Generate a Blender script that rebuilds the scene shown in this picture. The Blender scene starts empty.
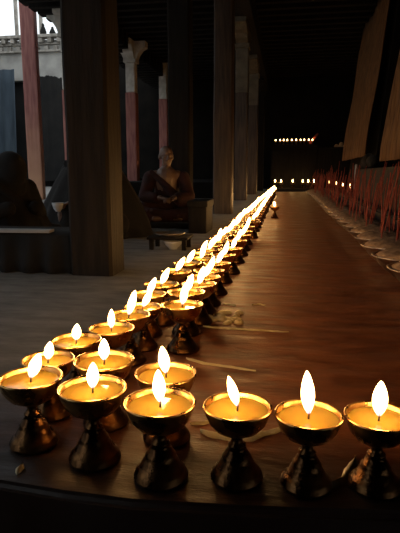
import bpy, bmesh, math, random
from mathutils import Vector, Matrix, noise
random.seed(7)
S = bpy.context.scene
COL = S.collection
R = math.radians
F, CX, CY, EYE = 520.0, 200.0, 266.5, 0.54
PITCH, YAW = R(10.09), R(9.45)

# ------------------------------------------------------------------ camera
cd = bpy.data.cameras.new('camera')
cam = bpy.data.objects.new('camera', cd)
COL.objects.link(cam)
cam.location = (0, 0, EYE)
cam.rotation_euler = (math.pi/2-PITCH, 0, YAW)
cd.sensor_width = 36
cd.sensor_fit = 'AUTO'
cd.lens = 36*F/533
cd.clip_start = 0.02
S.camera = cam
RM = cam.rotation_euler.to_matrix()
EYEV = Vector((0, 0, EYE))
FWD = RM @ Vector((0, 0, -1))

def ray(px, py):
    return RM @ Vector(((px-CX)/F, (CY-py)/F, -1))
def at(px, py, z=0.0):
    d = ray(px, py)
    return EYEV + d*((z-EYE)/d.z)
def atY(px, py, y):
    d = ray(px, py)
    return EYEV + d*(y/d.y)

# ------------------------------------------------------------------ materials
def nd(nt, t, loc=None, **kw):
    n = nt.nodes.new(t)
    for k, v in kw.items():
        setattr(n, k, v)
    return n
def mat(name, c1, c2=None, rough=.6, metal=0, scale=8, stretch=(1, 1, 1), bump=0, bscale=None, spec=.5, rvar=0, detail=6, lo=.35, hi=.65):
    m = bpy.data.materials.new(name)
    m.use_nodes = True
    nt = m.node_tree
    b = nt.nodes['Principled BSDF']
    b.inputs['Roughness'].default_value = rough
    b.inputs['Metallic'].default_value = metal
    b.inputs['Specular IOR Level'].default_value = spec
    c2 = c2 or c1
    tc = nd(nt, 'ShaderNodeTexCoord')
    mp = nd(nt, 'ShaderNodeMapping')
    mp.inputs['Scale'].default_value = stretch
    nt.links.new(tc.outputs['Object'], mp.inputs['Vector'])
    no = nd(nt, 'ShaderNodeTexNoise')
    no.inputs['Scale'].default_value = scale
    no.inputs['Detail'].default_value = detail
    nt.links.new(mp.outputs['Vector'], no.inputs['Vector'])
    cr = nd(nt, 'ShaderNodeValToRGB')
    cr.color_ramp.elements[0].position = lo
    cr.color_ramp.elements[1].position = hi
    cr.color_ramp.elements[0].color = (*c1, 1)
    cr.color_ramp.elements[1].color = (*c2, 1)
    nt.links.new(no.outputs['Fac'], cr.inputs['Fac'])
    nt.links.new(cr.outputs['Color'], b.inputs['Base Color'])
    if rvar:
        mr = nd(nt, 'ShaderNodeMapRange')
        mr.inputs['From Min'].default_value = .35
        mr.inputs['From Max'].default_value = .65
        mr.inputs['To Min'].default_value = rough-rvar
        mr.inputs['To Max'].default_value = rough+rvar
        nt.links.new(no.outputs['Fac'], mr.inputs['Value'])
        nt.links.new(mr.outputs['Result'], b.inputs['Roughness'])
    if bump:
        n2 = nd(nt, 'ShaderNodeTexNoise')
        n2.inputs['Scale'].default_value = bscale or scale*3
        n2.inputs['Detail'].default_value = 8
        nt.links.new(mp.outputs['Vector'], n2.inputs['Vector'])
        bp = nd(nt, 'ShaderNodeBump')
        bp.inputs['Strength'].default_value = bump
        bp.inputs['Distance'].default_value = .01
        nt.links.new(n2.outputs['Fac'], bp.inputs['Height'])
        nt.links.new(bp.outputs['Normal'], b.inputs['Normal'])
    return m

M = {}
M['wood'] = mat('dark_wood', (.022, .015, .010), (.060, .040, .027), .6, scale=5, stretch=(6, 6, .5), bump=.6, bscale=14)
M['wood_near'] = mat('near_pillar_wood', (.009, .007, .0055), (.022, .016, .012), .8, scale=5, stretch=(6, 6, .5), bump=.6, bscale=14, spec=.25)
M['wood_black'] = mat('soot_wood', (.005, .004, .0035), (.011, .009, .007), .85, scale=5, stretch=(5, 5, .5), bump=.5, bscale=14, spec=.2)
M['paint_grey'] = mat('worn_grey_green_paint', (.07, .062, .042), (.14, .12, .08), .6, scale=6, bump=.3)
M['white_paint'] = mat('whitewash', (.42, .40, .36), (.62, .6, .55), .8, scale=7, bump=.3)
M['red_paint'] = mat('worn_red_paint', (.22, .07, .06), (.36, .14, .11), .65, scale=4, stretch=(4, 4, .6), bump=.3)
M['red_post'] = None
M['ceil'] = mat('sooty_ceiling', (.005, .0045, .004), (.012, .010, .008), .9, scale=3, spec=.2)
M['black_wall'] = mat('sooty_wall', (.004, .0035, .003), (.009, .0075, .006), .95, scale=2, spec=.15)
M['facade'] = mat('plaster', (.30, .29, .27), (.46, .45, .42), .9, scale=1.6, bump=.4, bscale=6)
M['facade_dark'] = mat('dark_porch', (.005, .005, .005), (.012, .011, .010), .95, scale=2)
M['blue_cloth'] = mat('blue_cloth', (.022, .036, .052), (.045, .065, .085), .9, scale=1.5, stretch=(3, 3, .4))
M['stone_red'] = mat('red_frieze', (.22, .2, .17), (.4, .37, .33), .85, scale=6)
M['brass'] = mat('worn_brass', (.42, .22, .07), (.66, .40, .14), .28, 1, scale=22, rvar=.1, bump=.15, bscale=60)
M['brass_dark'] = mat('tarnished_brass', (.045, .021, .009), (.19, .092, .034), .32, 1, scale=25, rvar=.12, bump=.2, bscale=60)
M['wick'] = mat('charred_wick', (.02, .015, .01), None, .9)
M['sand'] = mat('incense_ash', (.20, .12, .065), (.36, .23, .13), .95, scale=30, bump=.8, bscale=60)
M['tin'] = mat('ash_bowl_metal', (.25, .18, .13), (.72, .62, .52), .36, 1, scale=12, bump=.3)
M['incense'] = mat('red_incense', (.20, .028, .016), (.32, .055, .028), .75, scale=30)
M['wax'] = mat('spilled_wax', (.70, .55, .30), (.85, .72, .45), .3, scale=20, bump=.4, bscale=60)
M['skin'] = mat('skin', (.12, .075, .055), (.17, .105, .078), .45, scale=9)
M['robe'] = mat('maroon_robe', (.016, .0035, .004), (.038, .007, .007), .9, scale=10, bump=.4, bscale=30)
M['robe_dark'] = mat('black_brown_robe', (.0035, .003, .003), (.008, .006, .006), .95, scale=10, bump=.4, bscale=30)
M['cloth_dark'] = mat('dark_cloth', (.004, .004, .004), (.010, .009, .009), .95, scale=7, bump=.5, bscale=22)
M['curtain'] = mat('brown_curtain', (.12, .058, .022), (.27, .14, .052), .9, scale=6, stretch=(6, 6, .25), bump=.5, bscale=10)
M['black_cloth'] = mat('black_cloth', (.008, .008, .007), (.022, .022, .018), .9, scale=6, bump=.4)
M['white_china'] = mat('white_china', (.6, .62, .65), None, .15)
M['paper'] = mat('paper', (.5, .5, .5), None, .7)
M['tan'] = mat('tan_dough', (.45, .30, .17), (.6, .42, .25), .7, scale=20)
M['ledge'] = mat('ledge_stone', (.008, .006, .005), (.03, .021, .016), .8, scale=8, bump=.5)
M['court_floor'] = mat('courtyard_paving', (.2, .2, .19), (.32, .31, .29), .9, scale=3, bump=.4)

# tall post: red above, paint worn off to pale wood near its foot
def m_post():
    m = mat('red_post_worn', (.20, .065, .06), (.34, .14, .12), .7, scale=4, stretch=(5, 5, .5), bump=.3)
    nt = m.node_tree
    b = nt.nodes['Principled BSDF']
    old = b.inputs['Base Color'].links[0].from_socket
    tc = nd(nt, 'ShaderNodeTexCoord'); sx = nd(nt, 'ShaderNodeSeparateXYZ')
    nt.links.new(tc.outputs['Object'], sx.inputs[0])
    no = nd(nt, 'ShaderNodeTexNoise'); no.inputs['Scale'].default_value = 3
    nt.links.new(tc.outputs['Object'], no.inputs['Vector'])
    ad = nd(nt, 'ShaderNodeMath', operation='ADD')
    nt.links.new(sx.outputs['Z'], ad.inputs[0]); nt.links.new(no.outputs['Fac'], ad.inputs[1])
    mr = nd(nt, 'ShaderNodeMapRange')
    mr.inputs['From Min'].default_value = 2.6; mr.inputs['From Max'].default_value = .7
    mr.inputs['To Min'].default_value = 0; mr.inputs['To Max'].default_value = 1
    nt.links.new(ad.outputs[0], mr.inputs['Value'])
    mx = nd(nt, 'ShaderNodeMix', data_type='RGBA')
    nt.links.new(mr.outputs[0], mx.inputs['Factor'])
    nt.links.new(old, mx.inputs['A'])
    mx.inputs['B'].default_value = (.50, .27, .16, 1)
    nt.links.new(mx.outputs['Result'], b.inputs['Base Color'])
    return m
M['red_post'] = m_post()

def m_butter():
    m = mat('melted_butter', (.20, .130, .024), (.26, .170, .036), .05, scale=14, spec=.5, bump=.03, bscale=25)
    b = m.node_tree.nodes['Principled BSDF']
    b.inputs['Subsurface Weight'].default_value = .6
    b.inputs['Subsurface Radius'].default_value = (.03, .015, .004)
    b.inputs['Subsurface Scale'].default_value = 1
    return m
M['butter'] = m_butter()

def m_flame(strength):
    m = bpy.data.materials.new('flame')
    m.use_nodes = True
    nt = m.node_tree
    nt.nodes.remove(nt.nodes['Principled BSDF'])
    out = nt.nodes['Material Output']
    tc = nd(nt, 'ShaderNodeTexCoord'); sx = nd(nt, 'ShaderNodeSeparateXYZ')
    nt.links.new(tc.outputs['Generated'], sx.inputs[0])
    cr = nd(nt, 'ShaderNodeValToRGB')
    e = cr.color_ramp.elements
    e[0].position = 0; e[0].color = (.05, .03, .06, 1)
    e[1].position = 1; e[1].color = (1, .62, .22, 1)
    x = e.new(.10); x.color = (.12, .06, .05, 1)
    x = e.new(.24); x.color = (1, .6, .2, 1)
    nt.links.new(sx.outputs['Z'], cr.inputs['Fac'])
    em = nd(nt, 'ShaderNodeEmission'); em.inputs['Strength'].default_value = strength
    nt.links.new(cr.outputs['Color'], em.inputs['Color'])
    tr = nd(nt, 'ShaderNodeBsdfTransparent')
    ad = nd(nt, 'ShaderNodeAddShader')
    nt.links.new(em.outputs[0], ad.inputs[0]); nt.links.new(tr.outputs[0], ad.inputs[1])
    nt.links.new(ad.outputs[0], out.inputs['Surface'])
    m.cycles.emission_sampling = 'NONE'
    return m
M['flame'] = m_flame(11)

def m_floor():
    """grey worn stone that turns to a red-brown, butter-soaked gloss where the lamps are tended"""
    m = bpy.data.materials.new('hall_floor')
    m.use_nodes = True
    nt = m.node_tree; L = nt.links
    b = nt.nodes['Principled BSDF']
    tc = nd(nt, 'ShaderNodeTexCoord')
    mp = nd(nt, 'ShaderNodeMapping'); mp.inputs['Scale'].default_value = (1, 2.6, 1)
    L.new(tc.outputs['Object'], mp.inputs['Vector'])
    n1 = nd(nt, 'ShaderNodeTexNoise'); n1.inputs['Scale'].default_value = 5; n1.inputs['Detail'].default_value = 9; n1.inputs['Roughness'].default_value = .65
    L.new(mp.outputs[0], n1.inputs['Vector'])
    g = nd(nt, 'ShaderNodeValToRGB')
    g.color_ramp.elements[0].position = .3; g.color_ramp.elements[0].color = (.095, .093, .09, 1)
    g.color_ramp.elements[1].position = .7; g.color_ramp.elements[1].color = (.25, .245, .23, 1)
    L.new(n1.outputs['Fac'], g.inputs['Fac'])
    br = nd(nt, 'ShaderNodeValToRGB')
    br.color_ramp.elements[0].position = .3; br.color_ramp.elements[0].color = (.09, .024, .007, 1)
    br.color_ramp.elements[1].position = .72; br.color_ramp.elements[1].color = (.36, .108, .034, 1)
    L.new(n1.outputs['Fac'], br.inputs['Fac'])
    sx = nd(nt, 'ShaderNodeSeparateXYZ'); L.new(tc.outputs['Object'], sx.inputs[0])
    n2 = nd(nt, 'ShaderNodeTexNoise'); n2.inputs['Scale'].default_value = 2.5; n2.inputs['Detail'].default_value = 4
    L.new(tc.outputs['Object'], n2.inputs['Vector'])
    ma = nd(nt, 'ShaderNodeMath', operation='MULTIPLY_ADD'); L.new(n2.outputs['Fac'], ma.inputs[0]); ma.inputs[1].default_value = .3
    L.new(sx.outputs['X'], ma.inputs[2])
    mr = nd(nt, 'ShaderNodeMapRange'); mr.inputs['From Min'].default_value = -.55; mr.inputs['From Max'].default_value = -.3
    L.new(ma.outputs[0], mr.inputs['Value'])
    mx = nd(nt, 'ShaderNodeMix', data_type='RGBA')
    L.new(mr.outputs[0], mx.inputs['Factor']); L.new(g.outputs[0], mx.inputs['A']); L.new(br.outputs[0], mx.inputs['B'])
    # shade in front of the lamp bowls, painted as a ragged dark front strip
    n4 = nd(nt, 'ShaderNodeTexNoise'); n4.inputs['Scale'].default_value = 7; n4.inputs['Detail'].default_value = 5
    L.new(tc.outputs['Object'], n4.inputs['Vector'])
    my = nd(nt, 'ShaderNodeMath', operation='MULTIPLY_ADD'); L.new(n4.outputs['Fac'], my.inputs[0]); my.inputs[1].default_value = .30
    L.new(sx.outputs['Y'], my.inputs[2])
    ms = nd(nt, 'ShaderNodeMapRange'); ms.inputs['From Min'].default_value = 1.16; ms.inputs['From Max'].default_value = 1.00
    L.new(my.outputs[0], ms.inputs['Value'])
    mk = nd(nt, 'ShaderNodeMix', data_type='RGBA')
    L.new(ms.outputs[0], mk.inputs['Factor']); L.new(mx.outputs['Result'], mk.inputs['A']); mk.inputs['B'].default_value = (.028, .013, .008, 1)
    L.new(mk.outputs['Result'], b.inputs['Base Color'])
    mp2 = nd(nt, 'ShaderNodeMapping'); mp2.inputs['Scale'].default_value = (1.2, 4.5, 1)
    L.new(tc.outputs['Object'], mp2.inputs['Vector'])
    n3 = nd(nt, 'ShaderNodeTexNoise'); n3.inputs['Scale'].default_value = 4; n3.inputs['Detail'].default_value = 6
    L.new(mp2.outputs[0], n3.inputs['Vector'])
    r1 = nd(nt, 'ShaderNodeMapRange'); r1.inputs['From Min'].default_value = .35; r1.inputs['From Max'].default_value = .65
    r1.inputs['To Min'].default_value = .29; r1.inputs['To Max'].default_value = .62
    L.new(n3.outputs['Fac'], r1.inputs['Value'])
    mxr = nd(nt, 'ShaderNodeMix', data_type='FLOAT')
    L.new(mr.outputs[0], mxr.inputs[0]); mxr.inputs[2].default_value = .75; L.new(r1.outputs[0], mxr.inputs[3])
    L.new(mxr.outputs[0], b.inputs['Roughness'])
    bp = nd(nt, 'ShaderNodeBump'); bp.inputs['Strength'].default_value = .55; bp.inputs['Distance'].default_value = .012
    hs = nd(nt, 'ShaderNodeMath', operation='MULTIPLY_ADD'); L.new(n3.outputs['Fac'], hs.inputs[0]); hs.inputs[1].default_value = .45
    L.new(n1.outputs['Fac'], hs.inputs[2])
    L.new(hs.outputs[0], bp.inputs['Height']); L.new(bp.outputs[0], b.inputs['Normal'])
    return m
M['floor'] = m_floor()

# ------------------------------------------------------------------ object helpers
def obj(name, bm, m, parent=None, smooth=False, loc=None):
    me = bpy.data.meshes.new(name)
    bm.normal_update()
    bm.to_mesh(me); bm.free()
    for mm in (m if isinstance(m, (list, tuple)) else [m]):
        me.materials.append(mm)
    if smooth:
        for p in me.polygons: p.use_smooth = True
    o = bpy.data.objects.new(name, me)
    COL.objects.link(o)
    if parent: o.parent = parent
    if loc: o.location = loc
    return o
def tag(o, label, cat, group=None):
    o['label'] = label; o['category'] = cat
    if group: o['group'] = group
    return o
def thing(name, label, cat, loc=(0, 0, 0), rz=0, group=None, scale=1):
    o = bpy.data.objects.new(name, None)
    COL.objects.link(o)
    o.empty_display_size = .05
    o.location = loc; o.rotation_euler = (0, 0, rz); o.scale = (scale,)*3
    return tag(o, label, cat, group)
def struct(name, bm, m, smooth=False):
    o = obj(name, bm, m, smooth=smooth); o['kind'] = 'structure'
    return o
def box(bm, x0, x1, y0, y1, z0, z1, bev=0, mi=0, mtx=None):
    vs = [bm.verts.new((x, y, z)) for z in (z0, z1) for y in (y0, y1) for x in (x0, x1)]
    fs = [(0, 2, 3, 1), (4, 5, 7, 6), (0, 1, 5, 4), (2, 6, 7, 3), (0, 4, 6, 2), (1, 3, 7, 5)]
    F_ = [bm.faces.new([vs[i] for i in f]) for f in fs]
    for f in F_: f.material_index = mi
    if mtx: bmesh.ops.transform(bm, matrix=mtx, verts=vs)
    if bev:
        r = bmesh.ops.bevel(bm, geom=list({e for f in F_ for e in f.edges}), offset=bev, segments=2, affect='EDGES', profile=.6)
        for f in r['faces']: f.material_index = mi
def lathe(bm, prof, n=32, mi=0, wob=0, closed=False):
    rings = []
    for r, z in prof:
        if r < 1e-6:
            rings.append([bm.verts.new((0, 0, z))]); continue
        ring = []
        for i in range(n):
            a = 2*math.pi*i/n
            rr = r*(1+wob*noise.noise((math.cos(a)*1.3, math.sin(a)*1.3, z*9)))
            ring.append(bm.verts.new((rr*math.cos(a), rr*math.sin(a), z)))
        rings.append(ring)
    for a, b in zip(rings, rings[1:]):
        for i in range(n):
            j = (i+1) % n
            if len(a) == 1 and len(b) == 1: break
            if len(a) == 1: f = bm.faces.new((a[0], b[j], b[i]))
            elif len(b) == 1: f = bm.faces.new((a[i], a[j], b[0]))
            else: f = bm.faces.new((a[i], a[j], b[j], b[i]))
            f.material_index = mi
def tube(bm, pts, rad, n=10, cap=True):
    pts = [Vector(p) for p in pts]
    rads = rad if isinstance(rad, (list, tuple)) else [rad]*len(pts)
    rings = []
    for i, p in enumerate(pts):
        t = (pts[min(i+1, len(pts)-1)]-pts[max(i-1, 0)]).normalized()
        u = t.cross(Vector((0, 0, 1)) if abs(t.z) < .95 else Vector((1, 0, 0))).normalized()
        v = t.cross(u)
        rings.append([bm.verts.new(p+(u*math.cos(2*math.pi*k/n)+v*math.sin(2*math.pi*k/n))*rads[i]) for k in range(n)])
    for a, b in zip(rings, rings[1:]):
        for k in range(n):
            bm.faces.new((a[k], a[(k+1) % n], b[(k+1) % n], b[k]))
    if cap:
        bm.faces.new(rings[0][::-1]); bm.faces.new(rings[-1])
def ball(bm, c, r, seg=16):
    r = r if isinstance(r, (list, tuple)) else (r, r, r)
    mt = Matrix.Translation(c) @ Matrix.Diagonal((r[0], r[1], r[2], 1))
    bmesh.ops.create_uvsphere(bm, u_segments=seg, v_segments=seg//2+2, radius=1, matrix=mt)
def BM(): return bmesh.new()

# ------------------------------------------------------------------ setting
Y0 = 0.70                                    # front edge of the stone platform
ed = [at(-60, 474), at(0, 484), at(60, 494), at(130, 503), at(250, 510), at(430, 516)]
ed = [Vector((-4.4, ed[0].y+.75, 0))]+ed+[Vector((3.2, ed[-1].y-.25, 0))]
bm = BM()
ring = [(p.x, p.y) for p in ed]+[(3.2, 19.6), (-4.4, 19.6)]
tp = [bm.verts.new((x, y, 0)) for x, y in ring]; bt = [bm.verts.new((x, y, -.4)) for x, y in ring]
bm.faces.new(tp); bm.faces.new(bt[::-1])
for i in range(len(ring)):
    j = (i+1) % len(ring); bm.faces.new((bt[i], bt[j], tp[j], tp[i]))
bmesh.ops.recalc_face_normals(bm, faces=bm.faces)
bmesh.ops.bevel(bm, geom=[e for e in bm.edges if all(v.co.z > -.01 and v.co.y < 3 for v in e.verts)], offset=.012, segments=3, affect='EDGES')
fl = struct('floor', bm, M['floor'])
bm = BM(); box(bm, -4.4, 3.2, -2.6, 2.2, -.45, -.38); struct('floor_lower', bm, M['black_wall'])
bm = BM(); box(bm, -22, -4.4, -6, 26, -.4, -.01); struct('floor_courtyard', bm, M['court_floor'])
bm = BM()
box(bm, -6.9, 3.2, 19.5, 19.8, -.1, 6.5); struct('wall_back', bm, M['black_wall'])
bm = BM(); box(bm, -13.3, -13, -6, 22, -.1, 7.5); struct('wall_courtyard_unseen', bm, M['facade'])  # unseen side of the courtyard, added to cut the sky light
bm = BM(); box(bm, -4.55, -4.25, 10.7, 19.5, 0, .42, .02); struct('added_shade_parapet', bm, M['black_wall'])  # low dark parapet, added to block light on the floor behind the monk
bm = BM(); box(bm, -4.2, -1.5, 11.6, 19.4, 0, .36, .02); struct('added_shade_platform', bm, M['black_wall'])  # added dark block, stands in for shade over the far floor
bm = BM(); box(bm, -4.4, 3.2, -2.8, -2.6, -.45, 4.4); struct('wall_front', bm, M['black_wall'])
# ceiling: boards carried on joists
bm = BM()
box(bm, -4.75, 3.2, -2.8, 19.8, 4.02, 4.5)
y = -2.0
while y < 19.3:
    box(bm, -4.55, 3.0, y, y+.14, 3.86, 4.03)
    y += .42
struct('ceiling', bm, M['ceil'])
bm = BM(); box(bm, -1.18, -.72, -2.6, 19.4, 3.42, 3.87, .02); struct('trim_1', bm, M['wood_black'])
bm = BM(); box(bm, -4.42, -3.95, -2.6, 19.4, 3.62, 3.87, .02)
y = -2.4
while y < 19:
    box(bm, -5.05, -3.9, y, y+.15, 3.70, 3.9)
    box(bm, -4.75, -3.9, y+.02, y+.13, 3.52, 3.70)
    y += .36
struct('trim_2', bm, M['wood_black'])
# right wall, leaning back as it rises, with a deep dark doorway recess
def lean(z): return 1.34+max(0, z-.9)*.11
bm = BM()
def leanslab(bm, y0, y1, off, z0=0, z1=4.1, th=.25):
    vs = []
    for z in (z0, z1):
        for y in (y0, y1):
            for dx in (0, th):
                vs.append(bm.verts.new((lean(z)+off+dx, y, z)))
    for f in [(0, 1, 3, 2), (4, 6, 7, 5), (0, 4, 5, 1), (2, 3, 7, 6), (0, 2, 6, 4), (1, 5, 7, 3)]:
        bm.faces.new([vs[i] for i in f])
leanslab(bm, -2.7, 8.05, .12, th=1.0); leanslab(bm, 9.8, 13.7, .12, th=1.15); leanslab(bm, 13.5, 19.6, .98); leanslab(bm, 7.9, 9.95, .75)
struct('wall_right', bm, M['black_wall'])
bm = BM(); box(bm, 1.12, 1.5, 2.2, 9.2, 0, .62, .02); box(bm, 1.12, 1.5, 9.2, 16.1, 0, .12, .02); struct('trim_3', bm, M['ledge'])

# ------------------------------------------------------------------ hall pillars
def pillar(x, y, w, label, z_painted=None, m=None, capital=True, ztop=3.42, rz=0):
    t = thing('wooden_pillar', label, 'pillar', (x, y, 0), rz, 'dark wooden pillars between lamps and courtyard')
    m = m or M['wood']
    h = w/2
    zs = z_painted or ztop-.42
    bm = BM(); n = 12
    # shaft: square with chamfered corners, tapering and a little uneven
    rings = []
    for k in range(n+1):
        z = zs*k/n
        hh = h*(1-.05*k/n)*(1+.02*noise.noise((x*3, y, z*1.4)))
        c = hh*.14
        ring = [(hh, -hh+c), (hh, hh-c), (hh-c, hh), (-hh+c, hh), (-hh, hh-c), (-hh, -hh+c), (-hh+c, -hh), (hh-c, -hh)]
        ring = [bm.verts.new((a+.006*noise.noise((a*9, b*9, z*2+x)), b+.006*noise.noise((b*9, a*9, z*2+y)), z)) for a, b in ring]
        rings.append(ring)
    for a, b in zip(rings, rings[1:]):
        for i in range(8):
            bm.faces.new((a[i], a[(i+1) % 8], b[(i+1) % 8], b[i]))
    bm.faces.new(rings[0][::-1]); bm.faces.new(rings[-1])
    obj('shaft', bm, m, t)
    if z_painted:
        bm = BM(); hh = h*.97
        box(bm, -hh, hh, -hh, hh, zs, ztop-.42, .015)
        obj('painted_neck', bm, M['paint_grey'], t)['label'] = 'pale painted upper end'
    if capital:
        bm = BM(); z0 = ztop-.42
        box(bm, -h*1.15, h*1.15, -h*1.15, h*1.15, z0, z0+.08, .01)
        # scrolled bracket, running along the beam
        pts = [(-.2, .08), (.2, .08), (.34, .14), (.40, .20), (.55, .24), (.62, .31), (.72, .33), (.72, .42), (-.72, .42), (-.72, .33), (-.62, .31), (-.55, .24), (-.40, .20), (-.34, .14)]
        a = [bm.verts.new((-h*.9, p[0], z0+p[1])) for p in pts]
        b = [bm.verts.new((h*.9, p[0], z0+p[1])) for p in pts]
        bm.faces.new(a); bm.faces.new(b[::-1])
        for i in range(len(pts)):
            j = (i+1) % len(pts)
            bm.faces.new((a[j], a[i], b[i], b[j]))
        obj('bracket', bm, M['paint_grey'] if z_painted else M['wood_black'], t)
    return t
def pil(px, py, wpx, label, **kw):
    p = at(px, py)
    d = (p-EYEV).dot(FWD)
    w = wpx*d/F/1.10
    return pillar(p.x, p.y+w/2, w, label, **kw)
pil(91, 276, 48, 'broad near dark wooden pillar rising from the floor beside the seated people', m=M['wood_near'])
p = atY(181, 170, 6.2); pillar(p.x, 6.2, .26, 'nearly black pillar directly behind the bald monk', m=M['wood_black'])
pil(222, 214, 21, 'brown wooden pillar standing on grey floor just right of the monk')
p = atY(241, 170, 11); pillar(p.x, 11, .26, 'pillar with pale painted upper end and scrolled bracket, behind the flames', z_painted=2.15)
p = atY(252.5, 170, 14.2); pillar(p.x, 14.2, .25, 'slim far pillar partly hidden by the pale-topped pillar', z_painted=2.3)
p = atY(260, 170, 17.2); pillar(p.x, 17.2, .22, 'farthest narrow dark pillar next to the altar corner', m=M['wood_black'])

# ------------------------------------------------------------------ courtyard side
def court_pillar(px, y, w, zb, zc, label):
    p = atY(px, 170, y)
    t = thing('painted_pillar', label, 'pillar', (p.x, y, 0), 0, 'red and white pillars along the courtyard edge')
    h = w/2
    bm = BM(); box(bm, -h, h, -h, h, 0, zb, .03); obj('red_shaft', bm, M['red_paint'], t)
    bm = BM(); box(bm, -h*.92, h*.92, -h*.92, h*.92, zb, zc, .03)
    obj('white_shaft', bm, M['white_paint'], t)
    bm = BM()
    box(bm, -h*1.2, h*1.2, -h*1.2, h*1.2, zc, zc+.08, .01)
    for sgn, steps in ((1, 1), (-1, 1)):
        pts = [(0, .08), (h*1.2, .08), (h*1.5, .16), (h*2.3, .22), (h*2.5, .32), (h*3.3, .36), (h*3.4, .5), (0, .5)]
        a = [bm.verts.new((-h*.9, sgn*q[0], zc+q[1])) for q in pts]
        b = [bm.verts.new((h*.9, sgn*q[0], zc+q[1])) for q in pts]
        bm.faces.new(a if sgn > 0 else a[::-1]); bm.faces.new(b[::-1] if sgn > 0 else b)
        for i in range(len(pts)):
            j = (i+1) % len(pts)
            bm.faces.new((a[i], a[j], b[j], b[i]))
    # cross bracket along X
    pts = [(-h*3, .5), (-h*3, .36), (-h*2.2, .3), (-h*1.5, .18), (-h*1.2, .08), (h*1.2, .08), (h*1.5, .18), (h*2.2, .3), (h*3, .36), (h*3, .5)]
    a = [bm.verts.new((q[0], -h*.9, zc+q[1])) for q in pts]
    b = [bm.verts.new((q[0], h*.9, zc+q[1])) for q in pts]
    bm.faces.new(a); bm.faces.new(b[::-1])
    for i in range(len(pts)):
        j = (i+1) % len(pts)
        bm.faces.new((a[j], a[i], b[i], b[j]))
    bmesh.ops.recalc_face_normals(bm, faces=bm.faces)
    obj('bracket', bm, M['white_paint'], t)
    return t
court_pillar(73, 10.1, .24, 2.16, 3.12, 'red and white pillar, only its edge showing past the broad near pillar')
court_pillar(133.5, 13.4, .27, 2.58, 3.30, 'thicker of the two white-topped red pillars with curled bracket')
court_pillar(164.5, 16.6, .27, 2.85, 3.75, 'thinner white-topped red pillar above the monk\'s head')
p = at(38, 199)
bm = BM(); box(bm, -.148, .148, -.148, .148, 0, 8.5, .03)
o = obj('courtyard_post', bm, M['red_post'], loc=(p.x, p.y, -.01))
o.rotation_euler = (0, 0, R(14))
tag(o, 'tall worn red square post in front of the white building', 'post')

# building across the courtyard
FY = 21.0
def fx(px): return atY(px, 100, FY).x
def fz(py): return atY(40, py, FY).z
t = thing('courtyard_building', 'whitewashed building with blocky cornice across the courtyard under bright sky', 'building', (fx(30), FY, 0))
ox = fx(30)
bm = BM(); box(bm, -9, fx(118)-ox, 0, .5, fz(80), fz(40)); obj('wall', bm, M['facade'], t)
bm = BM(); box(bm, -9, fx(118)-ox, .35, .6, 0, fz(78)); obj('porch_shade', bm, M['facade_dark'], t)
bm = BM()
zc0, zc1 = fz(52), fz(36)
box(bm, -9, fx(118)-ox, -.30, .1, zc1-.12, zc1, .02)
box(bm, -9, fx(118)-ox, -.16, .1, zc0-.03, zc0+.05, .02)
box(bm, -9, fx(118)-ox, -.10, .1, (zc0+zc1)/2-.05, (zc0+zc1)/2+.02, .02)
x = -9
while x < fx(116)-ox:
    box(bm, x, x+.17, -.26, .05, zc1-.30, zc1-.12, .015)
    box(bm, x+.19, x+.36, -.14, .05, zc0+.05, zc0+.2, .015)
    x += .40
obj('cornice', bm, M['stone_red'], t)
for px in (19, 43, 62):
    bm = BM(); xx = fx(px)-ox
    box(bm, xx-.06, xx+.06, .1, .22, zc1, zc1+3.2, .01); obj('gallery_post', bm, M['stone_red'], t)
for px, hh in ((46.5, .5), (55.5, .35)):
    bm = BM(); xx = fx(px)-ox
    lathe(bm, [(0, 0), (.10, 0), (.13, hh*.3), (.08, hh*.62), (.05, hh*.75), (.06, hh*.85), (0, hh)], 12)
    o = obj('roof_vase', bm, M['facade_dark'], t, True); o.location = (xx, .02, zc1)
# dark awning with torn upper edge and a faded blue cloth below the wall
bm = BM()
NX = 40; top = []; bot = []
x0, x1 = fx(36), fx(74)
for i in range(NX+1):
    u = i/NX; x = x0+(x1-x0)*u
    zt = fz(76+3*u*u*1.5)+.12*noise.noise((u*7, 3, 1))+.08*noise.noise((u*21, 2, 2))
    yy = -.05+.03*math.sin(u*26)
    top.append((bm.verts.new((x-ox, yy, zt)), bm.verts.new((x-ox, yy+.03, zt))))
    bot.append((bm.verts.new((x-ox, yy-.12, .25)), bm.verts.new((x-ox, yy-.09, .25))))
for i in range(NX):
    bm.faces.new((top[i][0], top[i+1][0], bot[i+1][0], bot[i][0]))
    bm.faces.new((top[i+1][1], top[i][1], bot[i][1], bot[i+1][1]))
    bm.faces.new((top[i][0], top[i][1], top[i+1][1], top[i+1][0]))
    bm.faces.new((bot[i][0], bot[i+1][0], bot[i+1][1], bot[i][1]))
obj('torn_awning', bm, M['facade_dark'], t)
bm = BM(); NX = 40; x0, x1 = fx(-30), fx(27); rows = []
for k in range(9):
    z = fz(73)*(1-k/8)+.2*(k/8)
    rows.append([bm.verts.new((x0+(x1-x0)*i/NX, FY-.9+.05*math.sin(i*.9)-.25*k/8, z)) for i in range(NX+1)])
for a, b in zip(rows, rows[1:]):
    for i in range(NX):
        bm.faces.new((a[i], b[i], b[i+1], a[i+1]))
o = obj('blue_curtain', bm, M['blue_cloth'], smooth=True)
sm = o.modifiers.new('thick', 'SOLIDIFY'); sm.thickness = .02
tag(o, 'faded blue cloth hanging below the white building wall', 'curtain')

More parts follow.
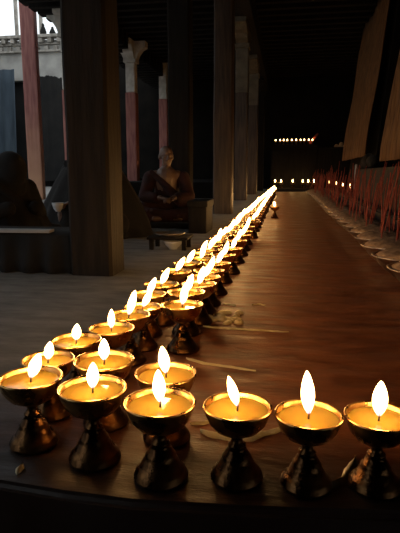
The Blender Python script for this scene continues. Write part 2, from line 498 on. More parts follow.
# ------------------------------------------------------------------ altar
A_Y = 17.2
ax0, axm, ax1 = atY(271, 160, A_Y).x, atY(317, 160, A_Y).x, atY(350, 160, A_Y).x
zl, zr = atY(290, 144.5, A_Y).z, atY(335, 147, A_Y).z
t = thing('altar', 'tall dark altar at the far end with a line of lamps on top', 'altar', ((ax0+ax1)/2, A_Y, 0))
ac = (ax0+ax1)/2
bm = BM(); box(bm, ax0-ac, axm-ac, 0, .9, .1, zl-.05, .01)
for x in (0, 1, 2): 
    w = (axm-ax0)/3; box(bm, ax0-ac+x*w+.04, ax0-ac+(x+1)*w-.04, -.02, .02, .22, zl-.18, .008)
obj('body', bm, M['wood_black'], t)
bm = BM(); box(bm, ax0-ac-.05, axm-ac, -.06, .95, zl-.05, zl, .01); obj('top', bm, M['wood_black'], t)
bm = BM(); box(bm, axm-ac+.01, ax1-ac, .05, .9, .1, zr-.04, .01); obj('side_cabinet', bm, M['wood_black'], t)
bm = BM(); box(bm, axm-ac+.005, ax1-ac+.03, 0, .93, zr-.04, zr, .01); obj('side_cabinet_top', bm, M['wood_black'], t)
bm = BM(); box(bm, ax0-.1, 1.08, A_Y-.75, A_Y-.02, 0, .10, .01); struct('trim_5', bm, M['ledge'])
# slanted red-wrapped rod on the altar
bm = BM(); a = atY(309, 142, A_Y+.3); b = atY(318, 133.5, A_Y+.35); a.z = zl
tube(bm, [a, a.lerp(b, .5), b], [.035, .05, .03])
tag(obj('offering_rod', bm, M['incense'], smooth=True), 'short slanted red rod lying at the end of the altar lamps', 'offering')
for i, (px, w, h) in enumerate(((336.5, .055, .11), (341, .06, .17), (345.5, .055, .13))):
    q = atY(px, 147, A_Y+.35)
    bm = BM(); lathe(bm, [(0, 0), (w*1.2, 0), (w*1.3, h*.35), (w, h*.7), (w*.5, h*.95), (0, h)], 16, wob=.25)
    tag(obj('offering_cake', bm, M['tan'], smooth=True, loc=(q.x, q.y, zr)),
        ('low tan dough offering nearest the lamps on the altar side cabinet', 'tallest, middle tan dough offering on the altar side cabinet', 'tan dough offering at the outer end of the altar side cabinet')[i], 'offering', 'dough offerings on the altar')
bm = BM(); lathe(bm, [(0, 0), (.045, 0), (.04, .02), (.030, .05), (.028, .3), (.025, .57), (.016, .60), (0, .60)], 14)
tag(obj('tall_candle', bm, M['white_china'], smooth=True, loc=(1.24, 10.1, .12)), 'tall thin white candle standing at the end of the incense bowls', 'candle')

# ------------------------------------------------------------------ curtains and cloth on the right wall
def curtain(y0, y1, z0, z1, folds, m, name, label, cat, off=0, amp=.035, scallop=0):
    bm = BM(); NU, NV = folds*8, 16; g = []
    for v in range(NV+1):
        row = []
        for u in range(NU+1):
            s = u/NU
            zb = z0 + scallop*abs(math.sin(s*math.pi*folds*.5))
            z = zb+(z1-zb)*v/NV
            f = amp*math.sin(s*math.pi*2*folds+.7*math.sin(v*.3))*(1-.4*v/NV)+.05*noise.noise((s*4, v*.15, y0))
            row.append(bm.verts.new((lean(z)+off+f, y0+(y1-y0)*s+.05*noise.noise((v*.2, s*3, 5)), z)))
        g.append(row)
    for a, b in zip(g, g[1:]):
        for u in range(NU):
            bm.faces.new((a[u], b[u], b[u+1], a[u+1]))
    o = obj(name, bm, m, smooth=True)
    s = o.modifiers.new('thick', 'SOLIDIFY'); s.thickness = .012
    return tag(o, label, cat)
curtain(9.9, 13.55, .86, 3.9, 7, M['curtain'], 'brown_curtain', 'farther long brown curtain on the wall, lit orange at its hem', 'curtain')
curtain(6.2, 8.05, .72, 3.9, 4, M['curtain'], 'brown_curtain', 'nearer brown curtain on the wall behind the incense sticks', 'curtain')
curtain(4.4, 6.1, 1.36, 3.9, 3, M['black_cloth'], 'dark_hanging', 'dark green-black cloth bunched high on the wall above the incense', 'hanging', off=-.14, amp=.06, scallop=.25)
# dark clutter on the ledge below the doorway recess
for i, (px, w, h) in enumerate(((360, .14, .09), (366, .18, .12), (373, .16, .10))):
    q = atY(px, 165, 8.9-.5*i)
    bm = BM(); ball(bm, (0, 0, h), (w*.55, w, h), 16)
    for v in bm.verts:
        v.co += Vector((.03*noise.noise(v.co*9), .03*noise.noise(v.co*9+Vector((5, 5, 5))), .02*noise.noise(v.co*7)))
        v.co.z = max(v.co.z, 0)
    tag(obj('cloth_bundle', bm, M['cloth_dark'], smooth=True, loc=(1.25, 9.08-.42*i, .62)),
        ('farthest dark cloth bundle on the ledge by the farther curtain', 'middle dark cloth bundle on the ledge in the recess', 'nearest dark cloth bundle on the ledge by the nearer curtain')[i], 'bundle', 'cloth bundles on the ledge')

# ------------------------------------------------------------------ butter lamps
H, RIM = .14, .0605
def lamp_meshes():
    out = {}
    bm = BM()
    lathe(bm, [(0, .086), (.012, .086), (.026, .090), (.041, .099), (.051, .111), (.0565, .124), (.0590, .133), (.0615, .1375), (.0612, .1405), (.0588, .1412),
               (.0562, .1385), (.0545, .130), (.049, .116), (.038, .104), (.02, .098), (0, .097)], 48, wob=.012)
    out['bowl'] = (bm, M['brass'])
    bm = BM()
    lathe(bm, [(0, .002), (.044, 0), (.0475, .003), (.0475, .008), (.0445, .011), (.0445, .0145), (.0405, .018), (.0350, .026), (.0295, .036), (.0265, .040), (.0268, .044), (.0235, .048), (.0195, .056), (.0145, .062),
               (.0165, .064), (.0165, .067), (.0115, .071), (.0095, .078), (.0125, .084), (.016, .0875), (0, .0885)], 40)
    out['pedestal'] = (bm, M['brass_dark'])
    bm = BM()
    lathe(bm, [(0, .1295), (.02, .1297), (.045, .1299), (.0525, .1304), (.0545, .1312), (.0545, .128), (.05, .122), (0, .120)][::-1], 40)
    out['butter'] = (bm, M['butter'])
    bm = BM(); tube(bm, [(0, 0, .122), (.0003, 0, .134), (.001, .0004, .141), (.0014, 0, .1455)], [.0021, .0019, .0014, .0008], 8)
    out['wick'] = (bm, M['wick'])
    bm = BM()
    lathe(bm, [(0, 0), (.0030, .002), (.0055, .007), (.0078, .014), (.0090, .020), (.0091, .027), (.0080, .034), (.0060, .041), (.0036, .047), (.0015, .0505), (0, .052)], 20)
    out['flame'] = (bm, M['flame'])
    return out
MESH = {}
LAMPS = []
for k, (bm, m) in lamp_meshes().items():
    me = bpy.data.meshes.new(k); bmesh.ops.recalc_face_normals(bm, faces=bm.faces); bm.to_mesh(me); bm.free()
    me.materials.append(m)
    for p in me.polygons: p.use_smooth = True
    MESH[k] = me
FLAME_W = .64
LD = {}
def lamp_light(power):
    key = round(power, 4)
    if key not in LD:
        l = bpy.data.lights.new('flame_light', 'POINT'); l.energy = power; l.color = (1, .50, .16); l.shadow_soft_size = .015
        LD[key] = l
    return LD[key]
def lamp(x, y, label, group=None, s=1.0, tilt=0, fh=1.0, lit=True, z=0, power=FLAME_W, fw=1.0, tz=0):
    t = thing('butter_lamp', label, 'lamp', (x, y, z), 0, group or 'lit butter lamps along the floor', s)
    for k in ('bowl', 'pedestal', 'butter', 'wick'):
        o = bpy.data.objects.new(k, MESH[k]); COL.objects.link(o); o.parent = t
        if k == 'bowl': o.rotation_euler = (0, 0, random.uniform(0, 6.28))
    if lit:
        f = bpy.data.objects.new('flame', MESH['flame']); COL.objects.link(f); f.parent = t
        f.location = (0, 0, .1385)
        f.rotation_euler = (R(random.uniform(-4, 4)), R(tilt), 0)
        f.scale = (fw*1.18, fw*1.18, fh*1.30)
        l = bpy.data.objects.new('flame_light', lamp_light(power)); COL.objects.link(l); l.parent = t
        l.location = (math.sin(R(tilt))*.034*fh, 0, .1385+.040*fh)
    return t
PX = []
def lamp_px(px, py, w, label, **kw):
    s = 1.0
    for _ in range(6):
        p = at(px, py, .139*s)
        d = (p-EYEV).dot(FWD)
        s = w*d/F/(2*.0612)
    s = min(1.05, max(.88, s))
    p = at(px, py, .139*s)
    PX.append([p.x, p.y, s, label, kw])

P1 = FLAME_W
lamp_px(30.5, 377.5, 63, 'lit brass butter lamp with right-leaning flame, leftmost of the front row', tilt=22, fh=.80, fw=1.05)
lamp_px(92.5, 388, 68, 'front-row lit brass butter lamp with upright flame, second from the left', tilt=2, fh=.72)
lamp_px(160, 402, 72, 'widest lit brass butter lamp, third from the left in the front row', tilt=-3, fh=.86)
lamp_px(237.5, 406, 69, 'lit brass butter lamp with thin left-leaning flame by the wax puddle', tilt=-17, fh=.86, fw=.8)
lamp_px(309, 414, 68, 'lit brass butter lamp with tall narrow flame, second from right in front', tilt=-4, fh=1.22, fw=1.12)
lamp_px(378.5, 416, 68, 'lit brass butter lamp with fat oval flame, cropped by the frame edge', tilt=1, fh=.98, fw=1.25)
lamp_px(50, 358, 52, 'lit brass butter lamp peeking out behind the leftmost front lamp', tilt=12, fh=.68)
lamp_px(104, 360, 62, 'second-row lit butter lamp directly behind the front lamp second from left', tilt=1, fh=.68)
lamp_px(166, 373, 62, 'second-row lit butter lamp half hidden by the widest front lamp', tilt=-7, fh=.85)
lamp_px(77, 340, 50, 'third-row lit butter lamp over the grey floor, outermost left of its row', tilt=6, fh=.62)
lamp_px(109, 329, 46, 'third-row lit butter lamp with slim upright flame above the second row', tilt=1, fh=.78, fw=.85)
lamp_px(129, 314.5, 43, 'lit butter lamp with tall right-slanting flame, start of the receding left file', tilt=16, fh=1.12)
lamp_px(143, 307, 38, 'lit butter lamp just behind the tall slanting flame in the left file', tilt=28, fh=.95)
lamp_px(150, 294, 37, 'third lit butter lamp of the receding left file', tilt=26, fh=.95)
lamp_px(181.5, 304.5, 42, 'lit butter lamp leading the right file, pedestal clear against red floor', tilt=10, fh=1.0)
lamp_px(184, 292, 40, 'second lit butter lamp of the right file, close behind its leader', tilt=20, fh=.95)
lamp_px(199, 284, 36, 'third lit butter lamp of the right file', tilt=14, fh=.95)
lamp_px(204, 277, 34, 'fourth lit butter lamp of the right file', tilt=26, fh=.95)
lamp_px(209, 270.5, 31, 'fifth lit butter lamp of the right file', tilt=20, fh=.9)
lamp_px(217, 263, 28, 'sixth lit butter lamp of the right file with strongly slanting flame', tilt=26, fh=1.0)
lamp_px(161, 284, 36, 'fourth lit butter lamp of the receding left file', tilt=26, fh=.95)
lamp_px(176, 271, 33, 'fifth lit butter lamp of the receding left file', tilt=32, fh=1)
lamp_px(187, 263, 29, 'sixth lit butter lamp of the receding left file', tilt=30, fh=1)
for _ in range(60):                        # rims stand side by side, never through one another
    for i in range(len(PX)):
        for j in range(i):
            dx, dy = PX[i][0]-PX[j][0], PX[i][1]-PX[j][1]
            d = math.hypot(dx, dy); need = .0625*(PX[i][2]+PX[j][2])
            if d < need:
                k = (need-d)/2/d
                PX[i][0] += dx*k; PX[i][1] += dy*k; PX[j][0] -= dx*k; PX[j][1] -= dy*k
for x, y, sc, lb, kw in PX: lamp(x, y, lb, s=sc, **kw)
q = at(253, 238); lamp(q.x, q.y, 'unlit butter lamp standing apart to the right of the glowing file', lit=False)
q = at(274.5, 218); lamp(q.x, q.y, 'single lit butter lamp standing apart on the red floor near the far end', fh=1.0, s=1.0, tilt=-8, fw=1.3)
q = at(268, 214); lamp(q.x-.1, q.y+.2, 'unlit butter lamp beside the single lit lamp near the far end', lit=False)
FAR = 'tiny lit butter lamp within the glowing streak receding toward the altar'
def clear(x, y, r=.126):
    return all((o.location.x-x)**2+(o.location.y-y)**2 > r*r for o in COL.objects if o.type == 'EMPTY' and o.name.startswith('butter_lamp'))
def file_of_lamps(y, yend, x0, dx, step, grow):
    while y < yend:
        x = x0+random.uniform(-.014, .014)+dx*(y-3)
        if clear(x, y):
            lamp(x, y, FAR, 'far butter lamps in the glowing streak', tilt=random.uniform(14, 32), fh=random.uniform(.95, 1.2), fw=1.0+.06*min(6, y-2))
            y += random.uniform(*step)+grow*(y-2)
        else: y += .02
file_of_lamps(at(187, 263, .139).y+.14, 15.8, -.415, .0016, (.13, .17), .010)
file_of_lamps(at(217, 263, .139).y+.16, 14, -.302, -.003, (.16, .24), .020)
# lamps on the step before the altar and on the altar top (bigger bowls)
for i, px in enumerate((275, 281, 292.5, 302.5, 308, 313.8)):
    q = atY(px, 188, 16.75)
    lamp(q.x, q.y, 'small lit lamp on the low step before the dark altar', 'lamps on the altar step', s=1.25, fh=1.2, fw=1.5, z=.10, power=.7)
for i, (x, y) in enumerate(((1.17, 15.6), (1.19, 13.4), (1.2, 11.95), (1.2, 10.55))):
    lamp(x, y, 'small lit lamp on the low kerb behind the incense sticks near the altar', 'lamps behind the incense sticks', s=1.05, fh=1.2, fw=1.6, z=.12)
px = 275.5
while px < 315:
    q = atY(px, 144, A_Y+.14)
    lamp(q.x, q.y, 'tiny lit lamp in the bright line on top of the altar', 'lamps along the altar top', s=.85, fh=1.1, fw=1.7, z=zl, power=.6)
    px += random.choice((3.7, 4.0, 4.4))

# ------------------------------------------------------------------ ash bowls and incense sticks
def bowl_meshes():
    bm = BM()
    lathe(bm, [(0, 0), (.085, 0), (.09, .008), (.12, .03), (.155, .065), (.175, .1), (.195, .108), (.197, .113), (.178, .113), (.168, .1), (.14, .06), (.10, .02), (0, .012)], 40, wob=.04)
    b = bpy.data.meshes.new('bowl'); bmesh.ops.recalc_face_normals(bm, faces=bm.faces); bm.to_mesh(b); bm.free(); b.materials.append(M['tin'])
    bm = BM(); prof = [(0, .03), (.12, .04), (.168, .098), (.176, .112), (.15, .130), (.11, .146), (.05, .156), (0, .158)]
    lathe(bm, prof, 40)
    for v in bm.verts:
        if v.co.z > .1: v.co.z += .012*noise.noise(v.co*22)
    s = bpy.data.meshes.new('ash'); bmesh.ops.recalc_face_normals(bm, faces=bm.faces); bm.to_mesh(s); bm.free(); s.materials.append(M['sand'])
    for me in (b, s):
        for p in me.polygons: p.use_smooth = True
    return b, s
BB, BS = bowl_meshes()
STK = []
for k in range(3):
    bm = BM(); L = (.42, .5, .36)[k]
    tube(bm, [(0, 0, 0), (.002, 0, L*.4), (.0, .004, L*.75), (.004, .002, L)], [.0042, .0046, .0046, .0036], 8)
    me = bpy.data.meshes.new('incense_stick'); bm.to_mesh(me); bm.free(); me.materials.append(M['incense']); STK.append(me)
ORD = ['nearest', 'second nearest', 'third nearest', 'fourth nearest', 'fifth nearest', 'sixth nearest', 'seventh nearest', 'eighth nearest']
yb = 2.46; i = 0
while yb < 14.0:
    bx = .655+random.uniform(-.015, .015)
    nm = ORD[i] if i < len(ORD) else None
    t = thing('ash_bowl', ('round ash bowl with glinting rim, %s to the camera in its line' % nm) if nm else 'far round ash bowl in the receding line, beyond the eighth',
              'bowl', (bx, yb, 0), random.uniform(0, 6), 'ash bowls in line on the floor')
    t.scale = (1, 1, 1) if i else (1.05, 1.05, 1.05)
    for n_, me in (('bowl', BB), ('ash', BS)):
        o = bpy.data.objects.new(n_, me); COL.objects.link(o); o.parent = t
    ns = (5, 7, 6, 6, 6, 5, 5, 5)[i] if i < 8 else 4
    for k in range(ns):
        a = random.uniform(0, 6.28); r = .125*math.sqrt(random.random())
        o = bpy.data.objects.new('incense_stick', random.choice(STK)); COL.objects.link(o)
        o.location = (bx+.025+r*math.cos(a), yb+r*math.sin(a), .128)
        o.rotation_euler = (R(random.gauss(0, 6)), R(random.gauss(5, 6)), random.uniform(-.5, .5))
        z = random.uniform(.75, 1.1)*(1.3 if i < 4 else 1)
        o.scale = (1, 1, z)
        tag(o, ('thin red incense stick standing in the ash bowl %s to the camera' % nm) if nm else 'thin red incense stick in one of the far ash bowls', 'incense stick', 'incense sticks in the ash bowls')
    yb += .415; i += 1
# second line of sticks in a sand trough behind the bowls
bm = BM(); box(bm, .88, 1.08, 2.4, 14.2, 0, .16, .01)
o = obj('trough', bm, M['ledge']); 
bpy.data.objects.remove(o)
t = thing('sand_trough', 'long low stone trough of ash running behind the ash bowls', 'trough', (.98, 2.4, 0))
bm = BM()
for a in ((-.10, -.08, 0, 11.8), (.08, .10, 0, 11.8), (-.10, .10, -.02, 0), (-.10, .10, 11.8, 11.82)): box(bm, a[0], a[1], a[2], a[3], 0, .17)
obj('trough_walls', bm, M['ledge'], t)
bm = BM(); n = 240; g = []
for k in range(n+1):
    yy = 11.8*k/n
    g.append([bm.verts.new((xx, yy, .145+.02*noise.noise((xx*12, yy*3, 2))+(.02 if abs(xx) < .05 else 0))) for xx in (-.08, -.04, 0, .04, .08)])
for a, b in zip(g, g[1:]):
    for k in range(4): bm.faces.new((a[k], a[k+1], b[k+1], b[k]))
obj('ash', bm, M['sand'], t, True)
yy = 2.5
while yy < 14:
    o = bpy.data.objects.new('incense_stick', random.choice(STK)); COL.objects.link(o)
    o.location = (.98+random.uniform(-.06, .06), yy, .14)
    o.rotation_euler = (R(random.gauss(0, 6)), R(random.gauss(6, 5)), 0)
    o.scale = (1, 1, random.uniform(.9, 1.35))
    tag(o, 'thin red incense stick standing in the long trough behind the bowls', 'incense stick', 'incense sticks in the trough')
    yy += random.uniform(.10, .24)+.012*(yy-2)

# ------------------------------------------------------------------ spilled wax
def spill(pts, label, th=.004, blobs=()):
    """an irregular flat drip along floor points [(px,py,half-width m)]"""
    bm = BM()
    P = [(at(a, b, .002), w) for a, b, w in pts]
    Q = []
    for (p, w), (q, v) in zip(P, P[1:]):
        for k in range(14):
            u = k/14; Q.append((p.lerp(q, u), w+(v-w)*u))
    Q.append(P[-1])
    lft, rgt, mid = [], [], []
    nq = len(Q)-1
    Q = [(p, w*min(1, math.sqrt(min(i, nq-i)/6.0)+.02)) for i, (p, w) in enumerate(Q)]
    for i, (p, w) in enumerate(Q):
        t = (Q[min(i+1, len(Q)-1)][0]-Q[max(i-1, 0)][0]).normalized(); nrm = Vector((-t.y, t.x, 0))
        ww = w*(1+.45*noise.noise(p*40)); w2 = w*(1+.45*noise.noise(p*40+Vector((9, 1, 3))))
        lft.append(bm.verts.new((p+nrm*ww).to_3d()*1)); rgt.append(bm.verts.new(p-nrm*w2)); m_ = bm.verts.new(p+Vector((0, 0, th*(1+.5*noise.noise(p*60))))); mid.append(m_)
    for v in lft+rgt: v.co.z = .0004
    for i in range(len(Q)-1):
        bm.faces.new((lft[i], mid[i], mid[i+1], lft[i+1])); bm.faces.new((mid[i], rgt[i], rgt[i+1], mid[i+1]))
    for (a, b, r) in blobs:
        c = at(a, b, .001); ball(bm, (c.x, c.y, .001), (r, r*random.uniform(.6, 1), min(r*.7, th*1.8)), 10)
    bmesh.ops.recalc_face_normals(bm, faces=bm.faces)
    return tag(obj('wax_spill', bm, M['wax'], smooth=True), label, 'wax spill')
spill([(203, 326, .012), (225, 328, .010), (258, 330, .008), (289, 332, .003)], 'long thin pale wax streak running from the right file across the red floor', .003)
spill([(186, 358, .010), (205, 363, .008), (232, 367, .006), (256, 371, .003)], 'shorter wax streak on the floor behind the widest front lamp', .003)
spill([(200, 431, .008), (225, 436, .016), (250, 437, .015), (275, 430, .010), (290, 425, .004)], 'broad wax puddle behind the foot of the left-leaning flame lamp', .005)
spill([(190, 424, .004), (203, 423, .006), (214, 420, .003)], 'small wax flake between the widest lamp and the wax puddle', .004)
spill([(324, 488, .005), (334, 484, .008), (343, 479, .009), (350, 470, .009), (356, 458, .006)], 'curled wax drip against the foot of the frame-edge lamp', .007)
spill([(206, 320, .02), (220, 318, .03), (236, 319, .02), (242, 321, .008)], 'lumpy yellow wax heap beside the right file of lamps', .008,
      [(random.uniform(208, 240), random.uniform(313, 324), random.uniform(.010, .020)) for _ in range(26)])
spill([(224, 304, .006), (230, 304.5, .008), (236, 306, .003)], 'small pale wax crumb streak nearest the lumpy wax heap', .004)
spill([(252, 305, .004), (260, 304, .007), (266, 306, .003)], 'small pale wax flake lying alone on the red floor', .004)
spill([(17, 474, .004), (20, 468, .008), (24, 466, .004)], 'small whitish wax lump on the platform edge near the leftmost lamp', .006)

# ------------------------------------------------------------------ people
def cap(bm, a, b, r0, r1, n=14):
    a, b = Vector(a), Vector(b)
    k = 6
    pts = [a.lerp(b, i/k) for i in range(k+1)]
    tube(bm, pts, [r0+(r1-r0)*i/k for i in range(k+1)], n)
    ball(bm, a, r0, 12); ball(bm, b, r1, 12)
def head(bm, c, yaw, nod=0, sc=1.0):
    """skull, jaw, nose, brow, eyes, lips and ears; faces -Y before turning"""
    b2 = BM()
    ball(b2, (0, .012, .03), (.074, .092, .088), 24)
    ball(b2, (0, -.030, -.040), (.054, .055, .068), 20)
    ball(b2, (0, -.058, -.088), (.026, .024, .022), 12)
    cap(b2, (0, -.084, .012), (0, -.104, -.024), .010, .016, 10)
    for s in (-1, 1):
        ball(b2, (s*.013, -.094, -.028), (.011, .012, .009), 10)
        cap(b2, (s*.012, -.080, .024), (s*.046, -.066, .022), .011, .009, 8)
        ball(b2, (s*.040, -.052, -.020), (.022, .024, .022), 12)
        ball(b2, (s*.029, -.070, .006), (.012, .010, .008), 10)
        ball(b2, (s*.077, .012, -.004), (.010, .022, .034), 12)
    cap(b2, (-.020, -.078, -.056), (.020, -.078, -.056), .008, .008, 8)
    cap(b2, (-.016, -.076, -.068), (.016, -.076, -.068), .009, .009, 8)
    mt = Matrix.Translation(c) @ Matrix.Rotation(yaw, 4, 'Z') @ Matrix.Rotation(nod, 4, 'X') @ Matrix.Scale(sc, 4)
    bmesh.ops.transform(b2, matrix=mt, verts=b2.verts)
    me = bpy.data.meshes.new('tmp'); b2.to_mesh(me); b2.free(); bm.from_mesh(me); bpy.data.meshes.remove(me)
def hand(bm, wrist, dirv, palm_n, sc=1.0):
    """palm, four bent fingers of unequal length and a thumb from the side"""
    d = Vector(dirv).normalized(); n = Vector(palm_n).normalized(); s = d.cross(n).normalized(); n = s.cross(d)
    w = Vector(wrist)
    for k in (-1.2, -.4, .4, 1.2):
        cap(bm, w+s*k*.010*sc, w+d*.075*sc+s*k*.019*sc, .014*sc, .012*sc, 8)
    for k, L in ((-1.5, .060), (-.5, .072), (.5, .068), (1.5, .052)):
        a = w+d*.080*sc+s*k*.0185*sc
        b = a+(d*.9+n*.3)*L*.5*sc; c = b+(d*.45+n*.9)*L*.32*sc; e = c+(n*.95-d*.1)*L*.25*sc
        cap(bm, a, b, .0100*sc, .0092*sc, 8); cap(bm, b, c, .0092*sc, .0085*sc, 8); cap(bm, c, e, .0085*sc, .007*sc, 8)
    a = w+d*.022*sc+s*.026*sc; b = a+(d*.6+s*.7+n*.3)*.038*sc; c = b+(d*.9+n*.4)*.030*sc
    cap(bm, a, b, .013*sc, .011*sc, 8); cap(bm, b, c, .011*sc, .0085*sc, 8)
def rem(o, vox, smooth=3):
    r = o.modifiers.new('skin', 'REMESH'); r.mode = 'VOXEL'; r.voxel_size = vox; r.use_smooth_shade = True
    s = o.modifiers.new('soft', 'SMOOTH'); s.iterations = smooth; s.factor = .5
def person(loc, rz, label, robe_m, hunch=.06, head_yaw=0, nod=.25, chest_open=True, scale=1.0, hood=False, hands='lap', hz=.66, cloak=0, reach=None):
    t = thing('person', label, 'person', loc, rz, None, scale)
    if reach:
        reach = (Matrix.Translation(loc) @ Matrix.Rotation(rz, 4, 'Z') @ Matrix.Scale(scale, 4)).inverted() @ Vector(reach)
    bm = BM()
    hx = Vector((0, -hunch-.02, hz))
    cap(bm, (0, 0, .12), (0, -.01, .30), .13, .125); cap(bm, (0, -.01, .30), (0, -hunch*.7, .47), .125, .135)
    cap(bm, (-.12, -hunch*.7, .49), (.12, -hunch*.7, .49), .07, .07)
    cap(bm, (0, -hunch*.75, .50), hx+Vector((0, .015, -.03)), .056, .05)
    head(bm, hx+Vector((0, 0, .045)), head_yaw, nod)
    for s in (-1, 1):
        cap(bm, (s*.10, -.02, .12), (s*.33, -.22, .10), .095, .065)
        cap(bm, (s*.33, -.22, .09), (-s*.02, -.33, .06), .060, .040)
        cap(bm, (-s*.02, -.33, .05), (-s*.14, -.35, .04), .038, .03)
        el = Vector((s*.25, -.14, .27))
        if reach and s < 0: el = Vector((-.27, -.10, .28))
        cap(bm, (s*.18, -hunch*.7, .485), el, .056, .042)
        if hands == 'lap': wr = Vector((s*.07, -.29, .26))
        else: wr = Vector((s*.06, -.36, .36))
        if hands == 'in': wr = Vector((s*.06, -.19, .27))
        hd = Vector((-s*.75, -.55, -.05))
        if hands == 'in': hd = Vector((-s, -.15, 0))
        if reach and s < 0:
            hd = (reach-el).normalized(); wr = reach-hd*.10
        cap(bm, el, wr, .040, .028)
        hand(bm, wr, hd, (0, .1, -1) if hands == 'lap' else (-s*.3, 0, .8))
    b = obj('body', bm, M['skin'], t); rem(b, .0075, 3)
    # robe: wrapped cloth over torso, one shoulder, arms and folded legs
    bm = BM(); e = .022
    cap(bm, (0, 0, .11), (0, -.005, .30), .155, .145)
    cap(bm, (0, .008, .30), (0, -hunch*.7+.02, .455), .145, .135)
    cap(bm, (-.14, -hunch*.7+.012, .475), (.14, -hunch*.7+.012, .475), .078, .078)
    for s in (-1, 1):
        cap(bm, (s*.10, -.02, .12), (s*.34, -.22, .10), .12, .088)
        cap(bm, (s*.34, -.22, .09), (-s*.02, -.33, .065), .085, .065)
        el = Vector((s*.25, -.14, .27)); wr = Vector((s*.07, -.29, .26)) if hands == 'lap' else Vector((s*.06, -.36, .36))
        if reach and s < 0:
            el = Vector((-.27, -.10, .28)); wr = reach-(reach-el).normalized()*.04
        cap(bm, (s*.185, -hunch*.7, .475), el, .078, .066); cap(bm, el, el.lerp(wr, .7), .066, .056)
    # the shawl thrown over: diagonal folds
    for k in range(5):
        a = Vector((-.17+.02*k, -hunch-.06+.01*k, .54-.02*k)); c = Vector((.20, -.17-.01*k, .20-.03*k+.02))
        mid = (a+c)/2+Vector((0, -.05, .0))
        cap(bm, a, mid, .026, .03, 8); cap(bm, mid, c, .03, .028, 8)
    for k in range(4):
        cap(bm, (-.30+.05*k, -.25-.03*k, .12), (.10+.06*k, -.38+.02*k, .07), .035, .03, 8)
    box(bm, -.36, .36, -.36, .14, 0.0, .05, .02)
    r = obj('robe', bm, robe_m, t); rem(r, .011, 5)
    if hood:
        bm = BM(); c = hx+Vector((0, .02, .055))
        ball(bm, c+Vector((0, -.025, 0)), (.115, .145, .145), 20)
        cap(bm, c+Vector((0, .02, -.05)), (0, -hunch*.6, .50), .105, .17)
        cap(bm, (-.13, -hunch*.7+.01, .47), (.13, -hunch*.7+.01, .47), .095, .095)
        r = obj('hood', bm, robe_m, t); rem(r, .012, 5)
    if cloak:
        bm = BM(); N = 72; rows = []
        for z, rx, ry in ((.56, .08, .075), (.545, .13, .11), (.50, .205, .15), (.40, .26, .20), (.25, .33, .27), (.10, .385, .33), (.0, .41, .36)):
            rx *= cloak; ry *= cloak; fo = (.56-z)*.10
            rows.append([bm.verts.new((rx*math.cos(6.2832*k/N)*(1+fo*math.sin(k*.9+z*3)), -.03+ry*math.sin(6.2832*k/N)*(1+fo*math.sin(k*1.3)), z)) for k in range(N)])
        for a, b in zip(rows, rows[1:]):
            for k in range(N): bm.faces.new((a[k], b[k], b[(k+1) % N], a[(k+1) % N]))
        c = obj('cloak', bm, robe_m, t, True); sm = c.modifiers.new('thick', 'SOLIDIFY'); sm.thickness = .01
    return t
# monk leaning near the dark pillar
q = atY(166, 200, 5.45)
bm = BM(); box(bm, -.36, .36, -.34, .34, 0, .06, .025)
for v in bm.verts: v.co.z += .008*noise.noise(v.co*8) if v.co.z > .03 else 0
tag(obj('seat_cushion', bm, M['cloth_dark'], loc=(q.x+.04, q.y-.03, 0)), 'flat dark seat cushion under the bald monk', 'cushion')
person((q.x, q.y+.03, .055), R(14), 'bald monk in maroon robe sitting cross-legged against the black pillar', M['robe'], hunch=.05, head_yaw=R(14), nod=.05, scale=.94)
# chest at his side
a, b = at(184, 236), at(206, 234)
t = thing('chest', 'low black wooden chest on the floor beside the bald monk', 'chest', ((a.x+b.x)/2, b.y+.22, 0))
hw = (b.x-a.x)/2
bm = BM(); box(bm, -hw, hw, -.2, .2, 0, .24, .008); obj('body', bm, M['wood_black'], t)
bm = BM(); box(bm, -hw-.012, hw+.012, -.212, .21, .24, .30, .012); obj('lid', bm, M['wood_black'], t)
# cloaked reader at the frame edge
q = atY(0, 200, 3.5)
person((q.x, q.y, .0), R(62), 'person wrapped in dark hooded cloak, cut by the frame edge', M['robe_dark'], hunch=.14, head_yaw=R(10), nod=.45, hood=True, scale=.92, hz=.56, cloak=1.05, hands='in')
# sitter behind the broad pillar
q = atY(95, 200, 4.6); c = atY(58, 208, 4.15)
person((q.x, q.y, .0), R(-14), 'dark-robed person hidden behind the broad pillar, holding a pale cup', M['robe_dark'], hunch=.06, head_yaw=R(-25), nod=.3, scale=1.18, cloak=1.16, reach=(c.x+.03, c.y+.02, c.z-.06))
bm = BM(); lathe(bm, [(0, 0), (.018, 0), (.02, .008), (.03, .02), (.038, .045), (.040, .06), (.036, .06), (.032, .045), (.02, .02), (0, .014)], 24)
for v in bm.verts: v.co *= 1.25
tag(obj('cup', bm, M['white_china'], smooth=True, loc=(c.x, c.y, c.z-.03)), 'small bluish-white cup held beside the broad pillar', 'cup')
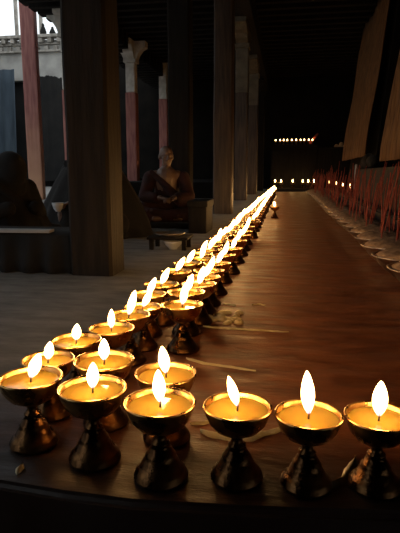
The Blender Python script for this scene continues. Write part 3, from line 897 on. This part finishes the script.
# low cloth-covered table before them
a = at(-20, 276); b = at(68, 275)
tx0, tx1, ty = -2.6, b.x, b.y
t = thing('low_table', 'low table draped in black cloth at the feet of the cloaked person', 'table', ((tx0+tx1)/2, ty+.2, 0))
c0 = (tx0+tx1)/2
bm = BM(); box(bm, tx0-c0, tx1-c0, -.14, .20, .18, .215, .006); obj('table_top', bm, M['wood_black'], t)
for sx in (tx0-c0+.05, tx1-c0-.05):
    for sy in (-.11, .17):
        bm = BM(); box(bm, sx-.025, sx+.025, sy-.025, sy+.025, 0, .18, .004); obj('leg', bm, M['wood_black'], t)
bm = BM(); NX, g = 60, []
hw = (tx1-tx0)/2
for (yy, zz, amp) in ((.20, .219, 0), (0, .219, 0), (-.145, .220, 0), (-.165, .205, .005), (-.175, .12, .014), (-.185, .06, .02), (-.19, .004, .024)):
    g.append([bm.verts.new((-hw-.01+(2*hw+.02)*k/NX, yy+amp*math.sin(k*1.1+.3*math.sin(k*.7)), zz)) for k in range(NX+1)])
for r0, r1 in zip(g, g[1:]):
    for k in range(NX): bm.faces.new((r0[k], r1[k], r1[k+1], r0[k+1]))
o = obj('cloth_cover', bm, M['cloth_dark'], t, True); s = o.modifiers.new('thick', 'SOLIDIFY'); s.thickness = .004
q = at(14, 232, .225)
bm = BM()
for k in range(4): box(bm, -.22, .22, -.04, .04, .004*k, .004*k+.003)
o = tag(obj('loose_leaf_book', bm, M['paper'], loc=(q.x-.02, q.y+.03, .222)), 'long narrow loose-leaf book lying on the black-draped table', 'book'); o.rotation_euler = (0, 0, R(4))
# things in front of the monk
q = at(168, 236, .10)
t = thing('low_stool', 'little dark low table in front of the monk', 'table', (q.x, q.y+.08, 0))
bm = BM(); box(bm, -.15, .15, -.12, .12, .075, .095, .006); obj('table_top', bm, M['wood_black'], t)
for sx in (-.12, .12):
    for sy in (-.09, .09):
        bm = BM(); box(bm, sx-.015, sx+.015, sy-.015, sy+.015, 0, .075); obj('leg', bm, M['wood_black'], t)
bm = BM(); lathe(bm, [(0, 0), (.07, 0), (.10, .012), (.112, .02), (.110, .023), (.095, .014), (0, .006)], 32)
tag(obj('tray', bm, M['tin'], smooth=True, loc=(q.x, q.y+.06, .095)), 'shallow round metal tray on the little table before the monk', 'tray')
q = at(173, 249, .0)
bm = BM(); lathe(bm, [(0, 0), (.026, 0), (.028, .008), (.045, .022), (.056, .042), (.058, .05), (.054, .05), (.044, .03), (.02, .014), (0, .012)], 32)
for v in bm.verts: v.co *= 1.25
tag(obj('bowl', bm, M['white_china'], smooth=True, loc=(q.x, q.y, 0)), 'small white bowl on the floor in front of the little table', 'bowl')

# ------------------------------------------------------------------ sky and view
w = bpy.data.worlds.new('world'); S.world = w; w.use_nodes = True
bg = w.node_tree.nodes['Background']
bg.inputs['Color'].default_value = (.90, .96, 1.0, 1)
bg.inputs['Strength'].default_value = 1.35
S.view_settings.view_transform = 'Standard'
S.view_settings.look = 'None'
S.view_settings.exposure = 0
S.view_settings.gamma = 1
S.view_settings.use_curve_mapping = False
S.cycles.use_denoising = True
S.cycles.max_bounces = 8
S.cycles.transparent_max_bounces = 32
S.cycles.sample_clamp_indirect = 3
S.cycles.caustics_reflective = False
S.cycles.caustics_refractive = False
